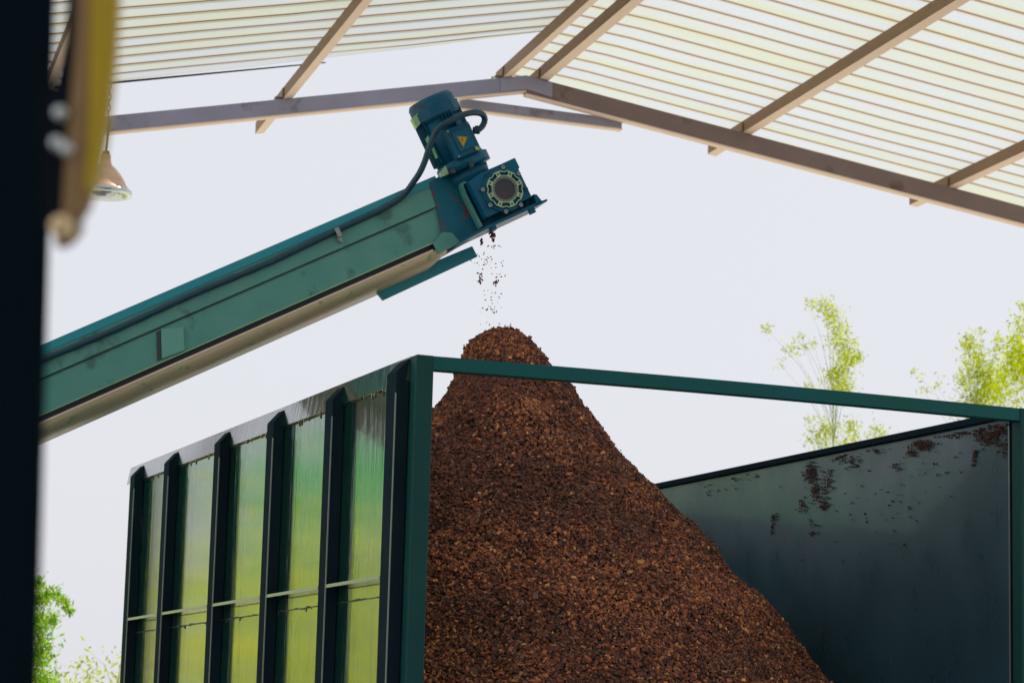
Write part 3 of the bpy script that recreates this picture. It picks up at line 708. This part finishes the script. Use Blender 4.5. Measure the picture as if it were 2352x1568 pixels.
# conduit, from the box over the motor and down the cover
def P3(px_, py_, y_): q = Lc(px_, py_, y_); return (q[0], y_, q[1])
ctrl = [P3(1088, 300, -.10), P3(1097, 299, -.10), P3(1108, 290, -.10), P3(1113.5, 275, -.11), P3(1108, 263, -.13), P3(1095, 259, -.15), P3(1078, 260, -.165), P3(1055, 267, -.17), P3(1028, 281, -.17), P3(1008, 294, -.16), P3(996, 314, -.14), P3(985, 342, -.12), P3(976, 370, -.10), P3(965, 395, -.085), P3(950, 418, -.06), P3(934, 440, -.03), P3(915, 458, -.016), P3(870, 484, -.013)]
def spline(c, k=5):
    out = []
    for i in range(len(c) - 1):
        p = [np.array(c[max(0, min(len(c) - 1, i + j))]) for j in (-1, 0, 1, 2)]
        for s_ in range(k):
            t = s_ / k; out.append(tuple(.5 * ((2 * p[1]) + (-p[0] + p[2]) * t + (2 * p[0] - 5 * p[1] + 4 * p[2] - p[3]) * t * t + (-p[0] + 3 * p[1] - 3 * p[2] + p[3]) * t ** 3)))
    out.append(tuple(c[-1])); return out
cp = spline(ctrl); zc = P3(870, 484, -.013)[2]
zc2 = (zt + zs) / 2 + .005
for k in range(1, 90): 
    x_ = cp[len(cp) - 1][0] - .1; cp.append((x_, -.013, zc2 + (zc - zc2) * math.exp(-k / 3) + .003 * math.sin(k * .9)))
# ribbed conduit: small ripple in radius, resampled
pts_ = [Vector(p) for p in cp]; fine = []; acc = 0
for i in range(len(pts_) - 1):
    L_ = (pts_[i + 1] - pts_[i]).length; st = max(1, int(L_ / .0035)) if i < 90 else max(1, int(L_ / .05))
    for k in range(st): fine.append(pts_[i].lerp(pts_[i + 1], k / st))
fine.append(pts_[-1]); rad = [.0125 + (.0012 if i % 2 else -.0004) for i in range(len(fine))]
b = MB(); b.tube(fine, rad, 12, True); b.build('conduit', M['cable'], conv)
g0 = P3(1088, 300, -.10); b = MB(); b.tube([g0, P3(1093, 299.5, -.10), P3(1094, 299, -.10), P3(1099, 298, -.10)], [.016, .016, .019, .019], 8, False); b.build('cable_gland', M['cable'], mot)
c_ = Lc(771, 530); z_ = zc2
b = MB(); b.box(c_[0] - .010, c_[0] + .010, -.030, -.002, z_ - .018, z_ + .020).box(c_[0] - .010, c_[0] + .010, -.008, -.001, z_ - .042, z_ - .0185)
b.lathe([(.001, -.006), (.007, -.006), (.007, .002)], (c_[0], -.010, z_ - .034), 'y', 10, False); b.build('conduit_clamp', M['bolt'], conv)
# support legs, out of the picture to the left
for x_ in (-4.6, -8.2):
    pz = O + sx * x_
    if pz[2] > .5:
        dn = np.array([0, 0, -1.]); b = MB(); Lg = pz[2] - .3
        dl = (dn @ sx, 0, dn @ sz_)
        p0 = Vector((x_, .02, zb)); p1 = p0 + Vector(dl) * (Lg); b.tube([p0, p1], .03, 8); p0 = Vector((x_, WD - .02, zb)); b.tube([p0, p0 + Vector(dl) * Lg], .03, 8); b.build('support_leg', M['teal'], conv)

# ------------------------------------------------------------------ pendant lamp, hung from the left rafter
lp = hit(243, 347, (P0[0], P0[1], 0), (-sa, ca, 0)); lz = lp[2]
lamp = empty('pendant_lamp', (lp[0], lp[1], lz - .40))
tag(lamp, 'tan bell-shaped pendant lamp with shiny rim hanging from the left rafter', 'lamp')
k = 19.2 / FPX      # metres per photo unit there
b = MB(); b.lathe([(.001, .0), (9 * k, -1 * k), (9 * k, -13 * k)], (0, 0, .40), 'z', 20); b.build('socket', M['lamp_socket'], lamp)
shp = [(12, -9), (13, -22), (17, -34), (24, -40), (36, -53), (47, -70), (54, -84), (60, -92), (64, -97)]
b = MB(); b.lathe([(r_ * k, h_ * k) for r_, h_ in shp] + [(r_ * k - .006, h_ * k) for r_, h_ in shp[::-1]], (0, 0, .40), 'z', 40); b.build('lamp_shade', M['lamp_shell'], lamp)
b = MB(); b.lathe([(62 * k, -94 * k), (65.5 * k, -95 * k), (67 * k, -102 * k), (66 * k, -106 * k), (58 * k, -107 * k), (50 * k, -85 * k), (20 * k, -50 * k)], (0, 0, .40), 'z', 40); b.build('reflector_rim', M['lamp_rim'], lamp)
b = MB(); b.tube([(0, 0, .40), (.01, 0, .62)], .010, 6); b.tube([(.01, 0, .62), (.0, .01, .70)], .006, 6)
for i in range(12):
    z_ = .70 + i * .045; a_ = i % 2
    c1 = [(.0 + (.014 * math.cos(t) if a_ else 0), (0 if a_ else .014 * math.cos(t)), z_ + .03 * math.sin(t)) for t in np.linspace(0, 2 * math.pi, 9)]
    b.tube(c1, .004, 5, cap=False)
b.build('chain', M['cord'], lamp)

# ------------------------------------------------------------------ foreground, left
NY = 1.55
p_t, p_b = atY(124, 0, NY), atY(83, 1568, NY)
col = empty('steel_post', (float(p_b[0]), NY, 0))
tag(col, 'blurred near-black steel post filling the left edge of the picture', 'post')
zt_, zb_ = p_t[2], p_b[2]; sl_ = (p_t[0] - p_b[0]) / (zt_ - zb_)
def xx(z): return sl_ * (z - zb_)
b = MB(); b.prism([(xx(.05), .05), (xx(3.4), 3.4), (xx(3.4) - .16, 3.4), (xx(.05) - .16, .05)], 0, .012); b.build('web', M['post_near'], col, bevel=.006)
b = MB(); b.prism([(xx(.05) - .3, .05), (xx(.05) + .05, .05), (xx(.05) + .05, .065), (xx(.05) - .3, .065)], -.08, .24); b.build('base_plate', M['post_near'], col)
YA = 1.45
def F2(px_, py_, Y=YA): p = atY(px_, py_, Y); return (float(p[0]), float(p[2]))
arm = empty('machine_arm', (F2(200, 500)[0], YA, F2(200, 545)[1]))
tag(arm, 'blurred mustard and brown round-ended arm hanging beside the dark post', 'machine arm')
ax, az = arm.location.x, arm.location.z
def A2(px_, py_): p = F2(px_, py_); return (p[0] - ax, p[1] - az)
b = MB(); b.prism([A2(*p) for p in ((268, -160), (267, 0), (262, 110), (251, 210), (240, 300), (224, 385), (206, 440), (192, 440), (202, 300), (205, 100), (208, -160))], 0, .02); b.build('yellow_face', M['arm_yellow'], arm, bevel=.003)
b = MB(); b.prism([A2(*p) for p in ((207.6, -160), (204.6, 100), (201.6, 300), (191.6, 440), (205.6, 440.5), (190, 475), (172, 497), (156, 508), (140, 504), (146, 400), (158, 250), (172, 100), (184, -160))], .001, .022); b.build('brown_face', M['arm_brown'], arm, bevel=.003)
b = MB(); b.prism([A2(*p) for p in ((183.6, -160), (171.6, 100), (157.6, 250), (145.6, 400), (139.6, 500), (112, 512), (92, 500), (95, 215), (122, 195), (146, 90), (160, -160))], .002, .03); b.build('shaded_side', M['arm_dark'], arm)  # near-black slab: shadow on the arm's left face put into colour
b = MB(); b.tube([(*A2(150, -60)[:1], .05, A2(150, -60)[1]), (*A2(142, 200)[:1], .045, A2(142, 200)[1]), (*A2(138, 300)[:1], .04, A2(138, 300)[1])], .0030, 8); b.build('rod', M['bolt'], arm)
b = MB(); c_ = A2(138, 516); b.lathe([(.001, -.008), (.004, -.007), (.0065, -.003), (.0072, .002), (.006, .012), (.001, .012)], (c_[0], .004, c_[1]), 'y', 24); b.build('lit_tip', M['lit_tip'], arm)  # cream disc stands in for the bright lit tip of the arm
b = MB(); b.prism([A2(*p) for p in ((150, 500), (173, 493), (163, 514), (150, 530), (136, 540), (112, 544), (112, 500))], .023, .035); b.build('end_cap', M['arm_brown'], arm)
for p in ((140, 262), (133, 331), (155, 345)):
    c_ = A2(*p); b = MB(); b.lathe([(.0004, -.004), (.0022, -.0036), (.0036, -.002), (.0042, .001), (.0042, .006)], (c_[0], -.004, c_[1]), 'y', 16); b.build('bolt', M['chrome'], arm)
b = MB(); b.tube([(*A2(236, -160)[:1], .01, A2(236, -158)[1]), (*A2(236, -160)[:1], .01, A2(236, -158)[1] + .9)], .012, 10); b.build('hanger', M['arm_dark'], arm)

# ------------------------------------------------------------------ trees
def leaves(b_, cen_, rad_, n_, s0, s1, squash=1.):
    for _ in range(n_):
        d = Vector((random.gauss(0, 1), random.gauss(0, 1), random.gauss(0, 1) * squash)) * .5
        p = Vector(cen_) + d * rad_; s = random.uniform(s0, s1)
        a_ = Vector((random.gauss(0, 1), random.gauss(0, 1), random.gauss(0, 1) - .4)).normalized(); c_ = a_.cross(Vector((random.gauss(0, 1), random.gauss(0, 1), random.gauss(0, 1)))).normalized()
        b_.add([p - a_ * s, p + c_ * s * .32, p + a_ * s, p - c_ * s * .32], [(0, 1, 2, 3)])
def tree(name, base, clumps, label, group, mt='leaf', trunk_r=.055, cat='tree', top=None):
    root = empty(name, (base[0], base[1], 0)); tag(root, label, cat, group)
    if base[0] > 2: clumps = clumps + [((base[0] + random.gauss(0, .5), base[1] + random.gauss(0, .5), random.uniform(.9, 3.2)), .8, 130, .03, .07) for _ in range(12)]
    B = Vector((base[0], base[1], 0))
    zs_ = [c[0][2] for c in clumps]; ht = top or max(zs_) * .92
    lean = Vector((np.mean([c[0][0] for c in clumps]), np.mean([c[0][1] for c in clumps]), 0)) - B; lean.z = 0
    tp = [Vector((0, 0, 0)), Vector((.05, .02, ht * .3)) + lean * .15, Vector((-.03, .05, ht * .6)) + lean * .55, lean + Vector((0, 0, ht))]
    t = MB(); t.tube(tp, [trunk_r, trunk_r * .6, trunk_r * .25, trunk_r * .06], 9)
    cr = MB()
    for (c, r, n, s0, s1) in clumps:
        cl_ = Vector(c) - B; k = min(.95, max(.25, (cl_.z - r) / ht * .85)); st = tp[0].lerp(tp[3], k)
        i = 0 if k < .3 else (1 if k < .6 else 2); lo = (0, .3, .6)[i]; hi = (.3, .6, 1.)[i]; st = tp[i].lerp(tp[i + 1], (k - lo) / (hi - lo))
        mid = st.lerp(cl_, .5) + Vector((0, 0, .12)); t.tube([st, mid, cl_], [trunk_r * .06, trunk_r * .04, trunk_r * .015], 5)
        leaves(cr, cl_, r, n, s0, s1)
    t.build('trunk', M['bark'], root); cr.build('crown', M[mt], root); return root
def cpx(lst, Y, dep=.8):
    return [(tuple(atY(x_, y_, Y + random.uniform(-dep, dep))), r_ * .55, int(n_ * 4.2), .015, .036) for (x_, y_, r_, n_) in lst]
YT = 33.
t1 = [(1895, 705, .28, 50), (1915, 728, .3, 60), (1930, 762, .25, 40), (1935, 795, .3, 70), (1948, 825, .28, 80), (1930, 850, .25, 50), (1925, 880, .35, 100), (1938, 900, .3, 60), (1960, 785, .12, 8), (1973, 820, .15, 14), (1905, 862, .2, 20),
      (1860, 697, .16, 12), (1818, 802, .25, 22), (1840, 770, .1, 8), (1762, 757, .16, 12), (1848, 795, .14, 9), (1868, 790, .16, 10), (1790, 835, .15, 5), (1860, 890, .18, 12), (1905, 780, .15, 8),
      (1900, 985, .3, 60), (1880, 1010, .35, 60), (1955, 975, .2, 26), (1950, 1005, .3, 40), (1860, 965, .15, 10), (2010, 985, .16, 14), (2030, 995, .2, 16), (1990, 1020, .5, 50), (1935, 1060, .6, 160), (1900, 1120, .8, 260)]
tree('slender_tree', (float(atY(1935, 1000, YT)[0]), YT), cpx(t1, YT), 'wispy lime green tree with an arching leader behind the middle of the header bar', 'trees beyond the right container wall')
t2 = [(2225, 780, .2, 24), (2235, 800, .3, 44), (2245, 830, .4, 90), (2255, 860, .45, 130), (2270, 890, .5, 170), (2250, 915, .5, 150), (2210, 870, .22, 28), (2212, 790, .15, 12), (2290, 800, .2, 18), (2295, 775, .15, 10), (2305, 870, .3, 50), (2300, 905, .3, 50), (2255, 760, .1, 6),
      (2150, 885, .18, 9), (2110, 860, .16, 6), (2120, 900, .16, 6), (2260, 960, .8, 240), (2270, 1040, .9, 240)]
tree('leafy_tree', (float(atY(2262, 1000, 31)[0]), 31.), cpx(t2, 31), 'fuller lime green tree above the right end of the header bar', 'trees beyond the right container wall')
t3 = [(2345, 745, .25, 30), (2330, 790, .3, 50), (2342, 815, .35, 110), (2352, 850, .4, 130), (2325, 840, .25, 40), (2375, 800, .6, 200), (2400, 880, .8, 300), (2348, 700, .12, 8), (2380, 960, .9, 240)]
tree('leafy_tree', (float(atY(2390, 1000, 29)[0]), 29.), cpx(t3, 29), 'lime green tree cut off by the right edge of the picture', 'trees beyond the right container wall')
t4 = [(84, 1340, .16, 30), (88, 1375, .22, 60), (112, 1362, .16, 18), (128, 1368, .14, 14), (140, 1378, .12, 12), (150, 1390, .12, 12), (160, 1405, .1, 10), (122, 1420, .16, 22), (85, 1430, .25, 80), (88, 1500, .3, 110), (90, 1560, .4, 150), (60, 1460, .6, 200), (40, 1380, .6, 160), (60, 1600, .7, 240)]
tree('leafy_tree', (float(atY(60, 1500, 24)[0]), 24.), [(c, r * .8, n, .018, .04) for (c, r, n, a_, b_) in cpx(t4, 24)], 'green leafy tree peeping out beside the foot of the near-black post', 'trees left of the container', 'leaf_mid')
t5 = [(180, 1530, .3, 20), (210, 1500, .25, 10), (200, 1560, .3, 30), (285, 1500, .22, 9), (300, 1480, .15, 6), (290, 1540, .35, 40), (335, 1555, .3, 30), (240, 1590, .8, 200), (380, 1540, .2, 8), (390, 1490, .15, 5), (340, 1600, .7, 140), (150, 1570, .4, 40)]
tree('low_bush', (float(atY(250, 1600, 30)[0]), 30.), [(c, r, n // 3, .02, .05) for (c, r, n, a_, b_) in cpx(t5, 30)], 'pale washed-out lime bush low between the near-black post and the container', 'trees left of the container', 'leaf', trunk_r=.07, cat='bush')
random.seed(42)
# trees to the left, seen as reflections in the glossy side panel
for i, (x_, y_, h_) in enumerate(((-9.5, 20, 3.9), (-12, 23, 5.0), (-14.5, 20, 3.8), (-16, 26, 5.6), (-11, 28, 5.5), (-18.5, 22, 4.4), (-8.6, 25, 4.3))):
    cl_ = [((x_ + random.gauss(0, .9), y_ + random.gauss(0, .9), random.uniform(.8, h_ - .4)), .8, 120, .07, .14) for _ in range(22)]
    if i == 0: names_ = 'round green tree nearest the left rear corner of the shed, mirrored in the side panel'
    tree('round_tree', (x_, y_), cl_, ['round sunlit tree mirrored in the container side panel, nearest the shed', 'sunlit tree behind the nearest mirrored tree', 'sunlit tree left of the nearest mirrored tree', 'tallest sunlit tree at the back of the mirrored row', 'sunlit tree furthest from the shed in the mirrored row', 'sunlit tree at the left end of the mirrored row', 'shortest sunlit tree of the mirrored row'][i], 'trees mirrored in the container side', 'leaf_green' if i in (1, 3, 4) else 'leaf_deep')
